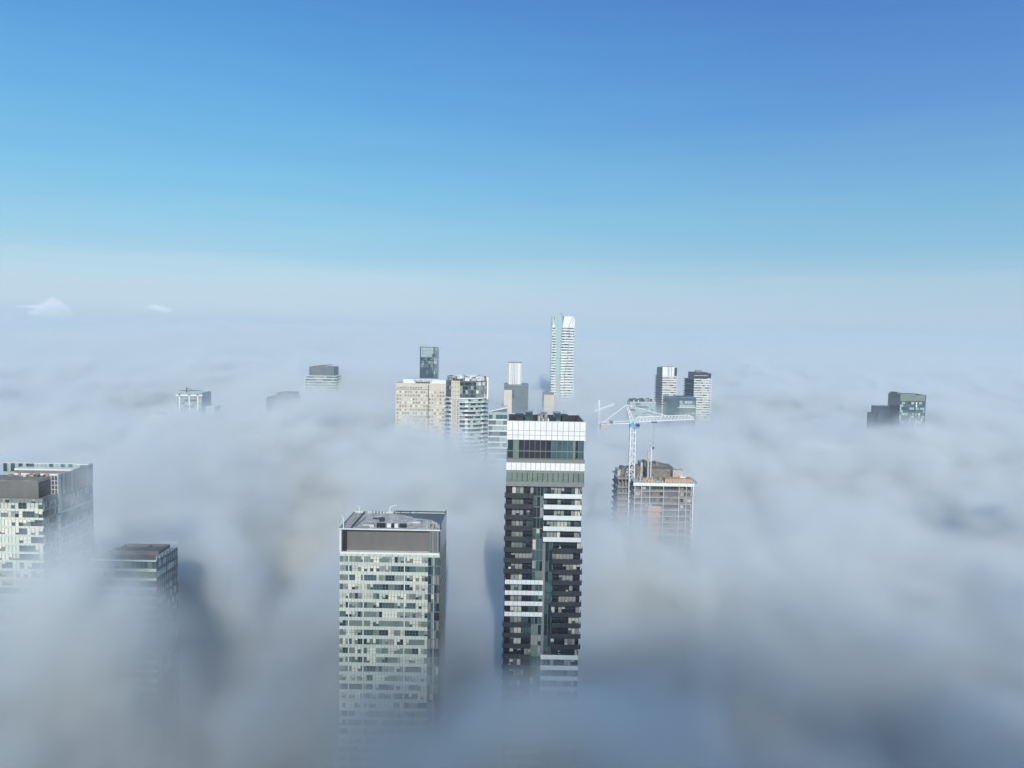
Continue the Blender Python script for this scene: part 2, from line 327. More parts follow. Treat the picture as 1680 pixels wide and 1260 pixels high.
        # right glazing
        if i<5: panes(m,xm1+.3,xr,y0+1.15,zb+.2,zt-.2,.95,[('glassd',3),('glassm',2),('blind2',4),('cream',1),('blind',1)],.12,'dgrey')
        else:
            panes(m,xm1+.3,xm1+1.1,y0+1.1,zb,zt,.8,[('gband',1)],.1,'dgrey')
            panes(m,xm1+1.1,xm1+3.0,y0+1.15,zb+.2,zt,.95,[('glassm',2),('glassd',2)],.1,'mull')
            panes(m,xm1+3.0,xr,y0+1.15,zb+.2,zt-.2,.95,[('glassd',3),('black',2),('blind2',3),('blind',2)],.1,'dgrey')
        m.build('window_band',t)
        if white_l: a,b,k,dk,h=xa+.5,xm1+.5,'whiteb','white',1.15
        else: a,b,k,dk,h=xa,xm0-.1,'dgrey','black',1.2
        m=MB().box(a,b,y0-.55,y0+1.3,zb-.12,zb+.12,dk); m.box(a,b,y0-.6,y0-.5,zb-.1,zb+h,k); m.box(a,a+.1,y0-.5,y0+1.2,zb+.1,zb+h,k); m.box(b-.1,b,y0-.5,y0+1.2,zb+.1,zb+h,k)
        if white_l:
            m.box(a,b,y0-.64,y0-.46,zb+h,zb+h+.07,'glassm')
            for q in range(1,9): c=a+(b-a)*q/9; m.box(c-.03,c+.03,y0-.62,y0-.6,zb,zb+h,'mull')
        bl=m.build('balcony',t,'white glass balcony' if white_l else 'black balcony')
        if white_r: a,b,k,dk,h=xm1+.25,xr-.1,'whiteb','white',1.15
        else: a,b,k,dk,h=xm1+3.1,xr+.45,'dgrey','black',1.15
        m=MB().box(a,b,y0-.55,y0+1.3,zb-.12,zb+.12,dk); m.box(a,b,y0-.6,y0-.5,zb-.1,zb+h,k); m.box(a,a+.1,y0-.5,y0+1.2,zb+.1,zb+h,k); m.box(b-.1,b,y0-.5,y0+1.2,zb+.1,zb+h,k)
        if white_r: m.add([(xr-.7,y0+1.15,zt-.15),(xr+.05,y0-.4,zb+h),(xr+.05,y0+1.15,zb+h),(xr-.75,y0+1.10,zt-.15),(xr,y0-.45,zb+h),(xr,y0+1.10,zb+h)],[(0,1,2),(3,5,4),(0,3,4,1),(1,4,5,2),(2,5,3,0)],'black')
        br=m.build('balcony',t,'white balcony' if white_r else 'black balcony')
        if rnd.random()<.6:
            bp,c=rnd.choice([(bl,xa+.6+rnd.random()*6),(br,xm1+3.6+rnd.random()*4)]); MB().box(c,c+rnd.uniform(.3,.8),y0-.1,y0+.6,zb+.1,zb+rnd.uniform(.9,1.6),rnd.choice(['blind','white','ply','glassm'])).build('furniture',bp)
centre_tower()
# ---------------------------------------------------------------- left tower
def left_tower():
    x0,x1,ztop=px(557,722,868,231); y0,y1=231,253.5; s=231/F
    t=thing('residential_tower','green glass residential tower with frosted roof, grey louvred screen under its rim','tower',((x0+x1)/2,242,0))
    xb=x1-3.6
    zr=ztop-.3; zs=ztop-7.4; zf=ztop-8.7
    MB().box(x0+.15,x1-.1,y0+.25,y1-.1,0,zf,'dgrey').build('body',t)
    # screen recess
    MB().box(x0+1.9,x1-.1,y0+2.0,y1-.2,zs,zr-.3,'steelg').build('louvre_screen',t,'grey louvred screen wall')
    m=MB().box(x0,x1,y0,y1,zf,zs-.55,'spg')
    for q in range(1,17): c=x0+(x1-x0)*q/17; m.box(c-.05,c+.05,y0-.04,y0,zf,zs-.55,'mull')
    m.build('parapet_band',t); MB().box(x0+.2,x1-.1,y0+.1,y1-.1,zs-.55,zs,'white').build('ledge',t)
    MB().box(x0,x0+.55,y0,y0+.8,zs,zr-.2,'whiteb').build('corner_post',t)
    MB().box(x0+.6,x0+1.9,y0+.9,y0+4,zs,zr-.3,'black').build('side_return',t)
    m=MB().box(x1-3.3,x1-.3,y0+.6,y0+2.0,zs,zr-.3,'mull'); panes(m,x1-3.3,x1-.4,y0+.6,zs,zr-.4,.7,[('gband',1),('mull',2)],.1,'dgrey'); m.build('corner_screen',t)
    # roof
    rf=MB().box(x0+.3,x1-.3,y0+.5,y1-.4,zr-.3,zr,'roofpale').build('roof',t,'frosted pale roof deck')
    m=MB().box(x0-.25,x1+.1,y0-.15,y0+.4,ztop-.35,ztop,'whiteb'); m.box(x0-.25,x0+.15,y0+.4,y1,ztop-.35,ztop,'gband'); m.box(x0-.25,x1,y1-.4,y1+.05,ztop-.2,ztop+.1,'whiteb'); m.build('roof_rim',t,'white roof rim')
    MB().box(x0+3.3,x0+3.7,y0+.6,y1-.5,zr,zr+.55,'dgrey').build('upstand',t)
    MB().prism([(x0+13,y1-.5),(x0+20,y1-5),(x0+21,y1-7),(x1-4,y1-9),(x1-.35,y0+7),(x1-.35,y1-.5)][::-1],zr+.02,zr+.22,'slate').build('roof_shade_sheet',t,'dark sheet painting in shade on the roof corner')  # dark sheet stands in for the parapet's shadow on the roof
    m=MB()
    for q in range(6): c=y0+1.5+q*3.2; m.box(x0+.4,x0+3.3,c,c+.25,zr,zr+.3,'gband')
    m.build('roof_batten',t)
    # parapet of the right side stands higher, its glass continues the side wall
    m=MB().box(x1-.25,x1+.12,y0+3,y1,zr-.3,ztop+.9,'navy'); m.box(x0+14,x1,y1-.3,y1+.1,zr-.2,ztop+.5,'navy'); m.build('glass_parapet',t,'dark glass parapet')
    for (a,b,w_,d_,h,k) in [(11,2.5,2.6,1.4,1.3,'black'),(8.5,3,1.6,1.4,.8,'roofpale'),(14.2,3,1.3,1.4,1.2,'white'),(16.5,3,1.1,1.2,1.2,'whiteb'),(15.5,2.6,.9,1.5,1.1,'black'),(18,3,2.2,1.5,1.0,'black'),(10.5,10,1.6,1.2,1.3,'dgrey'),(6,5,3.2,2.6,.45,'concrete'),(20,9,4,3,.5,'roofpale'),(26.6,2.5,2.4,3,.7,'gband')]:
        MB().box(x0+a,x0+a+w_,y0+b,y0+b+d_,zr,zr+h,k).build('roof_unit',rf)
    m=MB()
    for q in range(14):
        a=x0+27+rnd.uniform(-.8,2.4); b=y0+2+rnd.uniform(0,4); m.bar((a,b,zr),(a+rnd.uniform(-.5,.5),b,zr+rnd.uniform(.6,1.9)),.16,rnd.choice(['cream','blind','gband']))
    m.build('pipework',t)
    m=MB(); m.bar((x0+8,y0+13,zr+.4),(x0+11,y0+11,zr+1.0),.3,'dgrey'); m.bar((x0+4.5,y0+2,zr+.1),(x0+9,y0+2.4,zr+.15),.35,'gband'); m.bar((x0+4.2,y0+3,zr+.1),(x0+5.2,y0+15,zr+.15),.3,'gband'); m.build('duct',t)
    def davit(xx,yy,h,arm):
        m=MB().bar((xx,yy,zr),(xx,yy,zr+h),.22,'paint'); m.bar((xx,yy,zr+h),(xx+arm*.45,yy,zr+h+.7),.18,'paint'); m.bar((xx+arm*.45,yy,zr+h+.7),(xx+arm,yy,zr+h+.75),.16,'paint'); m.build('davit',t,'white roof davit arm')
    davit(x0+.9,y0+1.5,3.0,-.8); davit(x0+1.8,y1-1,1.6,-.3); davit(x0+12.1,y1-1,2.0,2.2)
    m=MB()
    for q in range(17): c=x0+4+q*1.05; m.box(c,c+.35,y1-.9,y1-.5,zr,zr+.5+rnd.random()*.3,rnd.choice(['gband','blind','dgrey']))
    m.build('roof_anchor',rf)
    # storeys
    ph=2.9; pal=[('blind',5),('cream',3),('glassm',3),('blind2',5),('glassd',3),('glassg',4)]
    for i in range(40):
        zt=zf-i*ph; zb=zt-ph
        if zb<62: break
        m=MB(); panes(m,x0+.1,xb,y0+.25,zb+1.05,zt,.95,pal,.12,'mull',horiz=True,run=.5)
        for q in (.105,.27,.735): c=x0+(xb-x0)*q; m.box(c-.14,c+.14,y0+.02,y0+.2,zb+1.05,zt,'whiteb')
        m.build('window_band',t)
        m=MB().box(x0,xb,y0-.05,y0+.3,zb,zb+1.05,'sph' if i%3 else 'spg')
        for q in range(1,29): c=x0+(xb-x0)*q/29; m.box(c-.035,c+.035,y0-.08,y0-.05,zb+.04,zb+1.0,'mull')
        m.build('spandrel',t)
        m=MB(); panes(m,xb+.1,x1-.05,y0+.2,zb+.3,zt,.85,[('glassm',3),('glassd',3),('gband',3),('blind',1)],.12,'dgrey'); m.box(xb,x1,y0+.0,y0+.24,zb,zb+.3,'mull'); m.box(xb+1.75,xb+1.95,y0-.05,y0+.2,zb+.3,zt,'blind'); m.build('corner_window',t)
        m=MB(); panes(m,y0+.4,y1-.2,x1-.02,zb+.7,zt,1.0,[('navy',4),('glassd',4),('glassm',2),('gband',1)],.1,'mull',axis='y',out=1); m.box(x1-.05,x1+.1,y0+.4,y1,zb,zb+.7,'slate'); m.build('side_window_band',t)
    MB().box(x1-.1,x1+.05,y0+.4,y1,zf,zr-.3,'navy').build('side_screen',t)
left_tower()
# ---------------------------------------------------------------- tower at the left edge
def edge_tower():
    y0,y1=241.,270.; x1=-150.2; x0=-222.; zr=164.6; s=241/F
    t=thing('apartment_tower','wide glass apartment tower cut off at the left edge, with brown rooftop box','tower',(-186,255,0))
    MB().box(x0,x1-.2,y0+.3,y1,0,zr-.1,'dgrey').build('body',t)
    MB().box(x0+.3,x1-.3,y0+.3,y1-.3,zr-.1,zr+.1,'roofgrey').build('roof',t)
    m=MB().box(x0,x1,y0-.05,y0+.4,zr-1.0,zr+.35,'gband'); m.box(x1-.4,x1+.05,y0+.4,y0+8,zr-1.0,zr+.35,'glassm'); panes(m,x0,x1,y0-.05,zr-1.0,zr+.2,1.2,[('blind2',2),('glassg',1),('gband',2)],.1,'mull'); m.build('parapet',t)
    MB().box(x0+2,-152.8,y0+2,y0+13,zr+.1,zr+5.2,'steelg').box(x0+1.9,-152.7,y0+1.9,y0+13.1,zr+5.2,zr+5.35,'brownroof').build('roof_plant_box',t,'grey metal plant box with brown top')
    MB().box(-152.75,-152.6,y0+2.1,y0+12.9,zr+.1,zr+5.1,'black').build('plant_box_side',t,'black louvred side')
    MB().box(-170,-153.5,y0+3,y0+11,zr+5.35,zr+5.6,'brownroof').build('plant_box_deck',t)
    m=MB()
    for i in range(30):
        a=-168+rnd.uniform(0,14); b=y0+9+rnd.uniform(0,4); m.box(a,a+rnd.uniform(.4,1.5),b,b+.5,zr+5.3,zr+5.4+rnd.uniform(.2,1.0),rnd.choice(['brownroof','steelg','ply','cream','dgrey']))
    m.build('roof_equipment',t)
    # glass screens round the higher rear half
    zs=zr+6.6
    m=MB(); m.box(x1-.35,x1+.02,y0+9.5,y1,zr-.4,zs,'glassm'); panes(m,y0+9.5,y1,x1+.02,zr-.4,zs,1.25,[('glassm',4),('glassl',1.5),('glassd',1),('glassg',2)],.12,'mull',axis='y',out=1,run=0)
    for z in (zr+1.5,zr+3.3,zr+5): m.box(x1+.06,x1+.14,y0+9.5,y1,z-.05,z+.05,'mull')
    m.build('glass_screen',t)
    m=MB(); m.box(x1-.3,x1+.2,y0+8.2,y0+9.5,zr-4,zs+.1,'glassl')
    for k in range(6): m.box(x1-.32,x1+.24,y0+8.15,y0+9.52,zr-3+k*1.7,zr-2.85+k*1.7,'mull')
    m.build('corner_shaft',t)
    m=MB(); m.box(x1-2.5,x1-2.2,y0+8.4,y0+8.8,zr,zs-.4,'concrete'); m.box(x1-1.4,x1-1.1,y0+8.4,y0+8.8,zr,zs-.4,'concrete')
    for k in range(4): m.box(x1-2.5,x1-.4,y0+8.3,y0+8.6,zr+1.5*k,zr+1.5*k+.15,'cream')
    m.build('ladder_frame',t)
    m=MB(); m.box(-182,x1,y1-.3,y1,zr-.1,zs,'glassl'); panes(m,-182,x1,y1-.3,zr+3.6,zs,1.4,[('glassl',3),('glassm',2)],.12,'mull',run=0); m.box(-182,x1+.1,y1-.45,y1+.1,zs,zs+.2,'whiteb'); m.build('glass_screen',t)
    m=MB(); m.box(-175,x1-4,y1-5,y1-1,zr,zs-1.0,'white'); m.box(-175,x1-4,y1-5.1,y1-5,zr+4,zs-1.6,'concd'); m.build('penthouse',t)
    MB().box(x1-4,x1+.1,y1-3,y1+.1,zs+.2,zs+.55,'paint').build('coping',t)
    # storeys
    ph=2.8; n=0
    while True:
        zt=zr-1-n*ph; zb=zt-ph
        if zb<80: break
        m=MB(); panes(m,x0,x1-8,y0+.25,zb+.75,zt,1.15,[('cream',5),('blind',5),('sph',3),('blind2',2),('glassm',1)],.1,'mull',run=.65); panes(m,x1-8,x1-.3,y0+.25,zb+.75,zt,1.2,[('cream',3),('blind',3),('glassm',2),('glassd',1)],.12,'mull',horiz=True,run=.45)
        m.build('window_band',t)
        m=MB().box(x0,x1,y0,y0+.3,zb,zb+.75,'sph')
        for q in range(1,48): c=x0+(x1-x0)*q/48; m.box(c-.03,c+.03,y0-.03,y0,zb,zb+.75,'mull')
        m.build('spandrel',t)
        m=MB(); panes(m,y0+.4,y0+8,x1-.15,zb+.6,zt,.95,[('glassd',3),('glassm',3),('blind',2)],.1,'dgrey',axis='y',out=1); m.build('side_window_band',t); m=MB(); panes(m,y0+9.6,y1,x1-.1,zb+.6,zt,.9,[('glassd',2),('glassm',4),('blind',2),('glassl',2.5),('glassg',2)],.1,'dgrey',axis='y',out=1,run=.5)
        m.build('side_window_band',t)
        m=MB().box(x1-.3,x1+.12,y0+.4,y0+8.1,zb,zb+.6,'glassg'); m.box(x1-.3,x1+.18,y0+9.5,y1,zb,zb+.6,'glassl' if n%2 else 'glassm'); m.box(x1-.2,x1+.15,y0+8.2,y0+9.4,zb,zt-.3,'glassl' if n%3 else 'blind'); m.build('side_spandrel',t)
        n+=1
edge_tower()
# ---------------------------------------------------------------- low tower sinking into fog, lower left
def sinking_tower():
    x0,x1,zt0=px(148,256,919,230); y0,y1=230.,245.
    t=thing('apartment_tower','glass block sinking into fog lower left, with brown roof and white rim rail','tower',((x0+x1)/2,238,0))
    MB().box(x0,x1-.1,y0+.2,y1,0,zt0-.3,'glassm').build('body',t)
    MB().box(x0+.4,x1-.5,y0+.5,y1-.4,zt0-.3,zt0-.05,'brownroof').build('roof',t)
    m=MB().box(x0,x1,y0-.1,y0+.3,zt0-.3,zt0+.1,'whiteb'); m.box(x1-.3,x1+.1,y0+.3,y1,zt0-.3,zt0+.05,'gband'); m.build('roof_rim',t)
    m=MB().ring(x0+4,x1-2,y0+6,y1-1.0,zt0-.05,zt0+1.2,.35,'brownroof'); m.box(x0+4.3,x1-2.3,y0+6.3,y1-1.3,zt0-.05,zt0+.3,'roofgrey'); m.box(x0+12,x0+12.5,y0+6.3,y1-1.3,zt0,zt0+1.0,'brownroof'); m.build('roof_well',t)
    MB().box(x0+12.8,x1-3,y0+7,y1-3,zt0+.3,zt0+.9,'concd').build('roof_unit',t)
    m=MB()
    for k in range(8):
        a=y0+.4+k*2.05; m.bar((x1-.1,a,zt0),(x1-.1,a,zt0+1.2),.12,'paint')
        if k: m.bar((x1-.1,a-2.05,zt0+(1.1 if k%2 else .1)),(x1-.1,a,zt0+(.1 if k%2 else 1.1)),.09,'paint')
    m.bar((x1-.1,y0+.3,zt0+1.15),(x1-.1,y1,zt0+1.15),.12,'paint'); m.bar((x1-6,y1,zt0+1.6),(x1-.1,y1,zt0+1.6),.12,'paint'); m.bar((x1-.1,y1,zt0-2),(x1-.1,y1,zt0+1.6),.14,'paint'); m.build('railing',t)
    n=0
    while True:
        zt=zt0-.6-n*2.9; zb=zt-2.9
        if zb<72: break
        m=MB(); panes(m,x0,x1-.1,y0+.2,zb+.9,zt,1.3,[('glassg',4),('glassm',3),('blind2',2),('blind',2)],.12,'mull',run=.4); m.build('window_band',t)
        m=MB(); panes(m,y0+.4,y1,x1-.08,zb+.9,zt,1.5,[('glassm',3),('glassd',2),('glassl',2)],.14,'blind2',axis='y',out=1); m.build('side_window_band',t)
        MB().box(x0,x1,y0+.0,y0+.25,zb,zb+.9,'spg').box(x1-.3,x1+.06,y0+.3,y1,zb,zb+.9,'slate').build('spandrel',t); n+=1
sinking_tower()
def shadow_block():
    x0,x1,z=px(296,352,950,300)
    t=thing('tower_block','dim grey block barely visible through fog behind the brown-roofed block','tower',((x0+x1)/2,308,0))
    MB().box(x0,x1,300,318,0,z,'slate').build('body',t); MB().box(x0-.1,x1+.1,299.9,318.1,z,z+.4,'gband').build('roof_rim',t); MB().box(x0+3,x1-3,304,312,z+.4,z+2,'slate').build('plant_room',t)
shadow_block()
# ---------------------------------------------------------------- construction tower and its crane
def construction_tower():
    x0,x1,zt=px(1040,1138,792,360); y0,y1=360.,392.
    t=thing('construction_tower','unfinished concrete tower with orange hoist strip and plywood top deck','tower',((x0+x1)/2,376,0))
    wx0=x0-6.5
    # core and shaded floors
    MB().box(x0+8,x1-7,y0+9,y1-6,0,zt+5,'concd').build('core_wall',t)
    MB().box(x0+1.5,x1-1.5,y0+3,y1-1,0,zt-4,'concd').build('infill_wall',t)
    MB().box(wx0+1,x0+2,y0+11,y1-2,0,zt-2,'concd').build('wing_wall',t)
    ph=3.0
    for i in range(16):
        z=zt-i*ph-(1.2 if i else 0)
        m=MB().box(x0,x1,y0,y1,z-.28,z,'concrete'); 
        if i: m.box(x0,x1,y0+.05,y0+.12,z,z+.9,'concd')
        m.build('floor_slab',t)
        if i<12: MB().box(wx0,x0-.02,y0+9,y1-1,z-.3,z-.02,'concrete').build('wing_slab',t)
        if i: 
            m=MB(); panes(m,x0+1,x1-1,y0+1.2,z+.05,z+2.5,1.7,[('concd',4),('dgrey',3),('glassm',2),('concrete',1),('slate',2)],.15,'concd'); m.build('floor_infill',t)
    for q in (0.02,.13,.27,.5,.76,.88,.985):
        c=x0+(x1-x0)*q; MB().box(c-.2,c+.2,y0-.12,y0+.3,60,zt-.3,'concrete').build('column',t)
    for q in range(4):
        MB().box(wx0+.2+q*1.8,wx0+.55+q*1.8,y0+8.8,y0+9.2,60,zt-.4,'concd').build('column',t)
    # hoist strip
    m=MB()
    for k in range(12): m.box(x0+7,x0+13.5-(k%3)*.5,y0-.7,y0-.15,zt-14-k*3,zt-11.3-k*3,'orange' if k%4 else 'ply')
    m.build('hoist_screen',t,'orange hoist screen')
    # top deck: edge boards, plywood, props
    m=MB().box(x0-.3,x1+.3,y0-.6,y0-.35,zt-1.6,zt-.1,'whiteb')
    for q in range(22): c=x0+(x1-x0)*q/21; m.box(c-.06,c+.06,y0-.7,y0-.6,zt-1.6,zt+1.2,'paint')
    m.build('edge_protection',t,'white edge boards')
    MB().box(x0,x1,y0-.3,y0+14,zt,zt+.15,'concrete').build('deck',t)
    MB().box(x0+15,x1-.6,y0+.5,y0+6,zt+.15,zt+1.9,'ply').build('formwork_panel',t,'orange plywood formwork')
    m=MB()
    for i in range(30): a=x0+rnd.uniform(0,27); b=y0+rnd.uniform(.3,5); m.bar((a,b,zt+.1),(a+rnd.uniform(-.3,.3),b,zt+rnd.uniform(.8,2.6)),.16,rnd.choice(['cream','ply','concrete','orange','paint']))
    m.build('prop',t)
    o=MB()
    for i in range(30): a=x0+1+rnd.uniform(0,26); b=y0+rnd.uniform(1,8); o.box(a,a+rnd.uniform(.8,3),b,b+1,zt+.15,zt+rnd.uniform(.4,1.4),rnd.choice(['ply','concrete','cream','concd','blind2']))
    o.build('material_stack',t)
    # dark rear formwork rising in jagged tables
    for i in range(15):
        a=wx0+1+i*1.9; h=2.5+2.2*math.sin(i/14*math.pi)+rnd.uniform(-.5,.9)+(1.5 if 5<i<13 else 0)
        m=MB().box(a,a+1.8,y1-15.1,y1-6,zt-.5,zt+h,rnd.choice(['concd','steelg','concd','concrete']))
        for k in range(3): m.bar((a+.3+k*.6,y1-15,zt+h-1.5),(a+.3+k*.6,y1-15,zt+h+rnd.uniform(.2,1.2)),.14,rnd.choice(['concrete','blind2','concd']))
        m.build('wall_formwork',t)
    m=MB()
    for i in range(26): a=wx0+rnd.uniform(0,12); b=y0+8+rnd.uniform(0,8); m.bar((a,b,zt-3),(a+rnd.uniform(-1,1),b,zt+rnd.uniform(0,3)),.18,rnd.choice(['concd','dgrey','concrete','slate']))
    m.build('scaffold',t)
    MB().box(x1-9,x1-4,y0+5,y0+9,zt+.15,zt+5.3,'concrete').build('stair_core',t,'pale concrete stair core')
    MB().box(x1-6,x1-3.2,y0+3,y0+5,zt+.15,zt+2.6,'whiteb').build('site_cabin',t)
    m=MB().bar((x0+8.0,y0+8,zt),(x0+8.0,y0+8,zt+14),.8,'concrete'); m.bar((x0+9.4,y0+8,zt),(x0+9.4,y0+8,zt+16),.35,'paint'); m.bar((x0+8.0,y0+8,zt+12),(x0+9.4,y0+8,zt+13),.25,'blind2'); m.bar((x0+9.4,y0+8,zt+15),(x0+10.6,y0+8,zt+14),.25,'blind2'); m.build('placing_mast',t,'pale mast on the top deck')
    m=MB()
    for i in range(6): m.bar((x1-.2,y0-.2+i*2,zt-1),(x1+1.6,y0-.2+i*2,zt+.8),.15,'concd'); m.bar((x1+1.6,y0-.2+i*2,zt+.8),(x1+1.6,y0+2+i*2,zt-.8),.12,'blind2')
    m.build('catch_net',t)
    MB().box(x1-.5,x1-.2,y0-1.0,y0-.7,zt-50,zt-1,'paint').build('downpipe',t)
construction_tower()
def tower_crane():
    b=at(1036,775,369); zj=at(1037,697,365).z; bx,by=b.x,369.
    tip=at(1143,690,384); tail=Vector((2*bx-tip.x,0,0)); D=Vector((tip.x-bx,384-by,0)).normalized()
    t=thing('tower_crane','white lattice tower crane with blue slewing unit over the unfinished tower','crane',(bx,by,0),)
    MB().lattice((bx,by,90),(bx,by,zj-1.5),2.5,2.6,.34,'paint',up=(1,0,0)).build('mast',t)
    m=MB().box(bx-1.5,bx+1.5,by-1.5,by+1.5,zj-1.5,zj+.2,'blue').build('slewing_unit',t,'blue slewing unit')
    p=Vector((bx,by,zj))
    MB().box(bx+1.3,bx+2.9,by-2.6,by-.9,zj-1.9,zj+.5,'blue').box(bx+1.4,bx+2.95,by-2.65,by-2.5,zj-.9,zj+.2,'glassd').build('operator_cab',t,'blue operator cab')
    L=(tip-Vector((bx,384,zj))).length*1.0
    j0=p+D*1.5+Vector((0,0,1)); j1=p+D*36+Vector((0,0,1.3))
    J=MB(); n=Vector((-D.y,D.x,0)); N=17
    for k in range(N):
        a=j0.lerp(j1,k/N); c=j0.lerp(j1,(k+1)/N); h=2.3 if k<N-1 else 1.2; h0=2.3 if k else .4
        for s_ in (-.8,.8): J.bar(a+n*s_,c+n*s_,.28,'paint'); J.bar(a+n*s_,(a+c)/2+Vector((0,0,h)),.17,'paint'); J.bar(c+n*s_,(a+c)/2+Vector((0,0,h)),.17,'paint')
        J.bar(a-n*.8,c+n*.8,.14,'paint')
        if k: J.bar((j0.lerp(j1,(k-.5)/N))+Vector((0,0,2.3)),(a+c)/2+Vector((0,0,h)),.3,'paint')
    J.build('jib',t)
    cj=MB(); c0=p-D*1.5+Vector((0,0,.5)); c1=p-D*18.5+Vector((0,0,.5))
    for s_ in (-.9,.9): cj.bar(c0+n*s_,c1+n*s_,.34,'paint'); cj.bar(c0+n*s_+Vector((0,0,1)),c1+n*s_+Vector((0,0,1)),.12,'paint')
    for k in range(9): a=c0.lerp(c1,k/8); cj.bar(a-n*.9,a+n*.9,.2,'paint'); cj.bar(a+n*.9,a+n*.9+Vector((0,0,1)),.12,'paint')
    cj.build('counter_jib',t)
    cw=p-D*16.5; MB().box(cw.x-1.6,cw.x+1.6,cw.y-1,cw.y+1,zj-2.2,zj+.6,'concrete').build('counterweight',t)
    MB().box(cw.x+3,cw.x+4.6,cw.y,cw.y+1.6,zj+.7,zj+2,'gband').build('hoist_winch',t)
    top=at(1028,664,366)
    h=MB(); 
    for a in ((-1,-1),(1,-1),(1,1),(-1,1)): h.bar((bx+a[0],by+a[1],zj),top+Vector((a[0]*.25,a[1]*.25,0)),.34,'paint')
    for k in range(1,5):
        f=k/5; c=Vector((bx,by,zj)).lerp(top,f); r=1-.75*f; h.bar(c+Vector((-r,-r,0)),c+Vector((r,-r,0)),.2,'paint'); h.bar(c+Vector((-r,-r,0)),Vector((bx,by,zj)).lerp(top,f-.2)+Vector((r+.15,-r-.15,0)),.18,'paint')
    h.build('tower_head',t)
    MB().bar(top,j0.lerp(j1,.53)+Vector((0,0,2.3)),.28,'paint').build('pendant_line',t); MB().bar(top,j0.lerp(j1,.30)+Vector((0,0,2.3)),.14,'paint').build('pendant_line',t)
    MB().bar(top,c1.lerp(c0,.08)+Vector((0,0,.4)),.22,'paint').build('pendant_line',t)
    tr=j0.lerp(j1,.31); MB().box(tr.x-1.4,tr.x+1.4,tr.y-.9,tr.y+.9,tr.z-.8,tr.z-.3,'dgrey').build('trolley',t)
    MB().bar(tr-Vector((.3,0,.5)),tr-Vector((.3,0,13)),.07,'gband').bar(tr+Vector((.3,0,-.5)),tr+Vector((.3,0,-13)),.07,'gband').build('hoist_rope',t)
    MB().box(tr.x-.4,tr.x+.4,tr.y-.3,tr.y+.3,tr.z-14,tr.z-13,'dgrey').build('hook_block',t)
tower_crane()
def distant_crane():
    d=800; a=at(983,676,d); h=at(983,656,d); j0=at(974,675,d); j1=at(1008,663,d+6)
    t=thing('tower_crane','small faint white crane with raised jib left of the white lattice crane','crane',(a.x,d,0))
    MB().lattice((a.x,d,60),(a.x,d,a.z),2.0,3,.35,'paint',up=(1,0,0)).build('mast',t)
    MB().bar((a.x,d,a.z),h,.9,'paint').build('tower_head',t)
    MB().lattice(j0,j1,1.3,2.2,.35,'paint').build('jib',t); MB().bar(h,j1,.2,'paint').build('pendant_line',t); MB().bar(h,j0,.2,'paint').build('pendant_line',t)
    MB().box(j0.x-1,j0.x+1.6,d-1,d+1,j0.z-1.5,j0.z+.6,'concrete').build('counterweight',t)
distant_crane()
# ---------------------------------------------------------------- towers beyond
def root(nm,label,x0,x1,y0,y1,cat='tower'): return thing(nm,label,cat,((x0+x1)/2,(y0+y1)/2,0))
def clutter(t,x0,x1,y0,y1,z,n,h,ks,nm='roof_unit'):
    for i in range(n):
        a=rnd.uniform(x0,x1-2); b=rnd.uniform(y0,y1-2); MB().box(a,a+rnd.uniform(1,3.2),b,b+rnd.uniform(1,2.5),z,z+rnd.uniform(.3,1)*h,rnd.choice(ks)).build(nm,t)
def floors(t,x0,x1,y0,y1,zt,zb,ph,pal,sp='spg',bal=None,w=2.2,sph=.9,over=.1,side=None):
    n=0
    while zt-(n+1)*ph>zb:
        a=zt-n*ph; b=a-ph
        m=MB(); panes(m,x0,x1,y0,b+sph,a,w,pal,.22,'mull',run=.4); m.build('window_band',t)
        if side:
            m=MB(); s=-1 if side=='l' else 1; xx=x0 if s<0 else x1; panes(m,y0,y1,xx,b+sph,a,w,[('navy',3),('slate',3),('glassd',2)],.2,'mull',axis='y',out=s); m.build('side_window_band',t)
        m=MB().box(x0-over,x1+over,y0-over-.1,y1+over,b,b+sph,sp); m.build('spandrel' if over<.5 else 'balcony_slab',t); n+=1
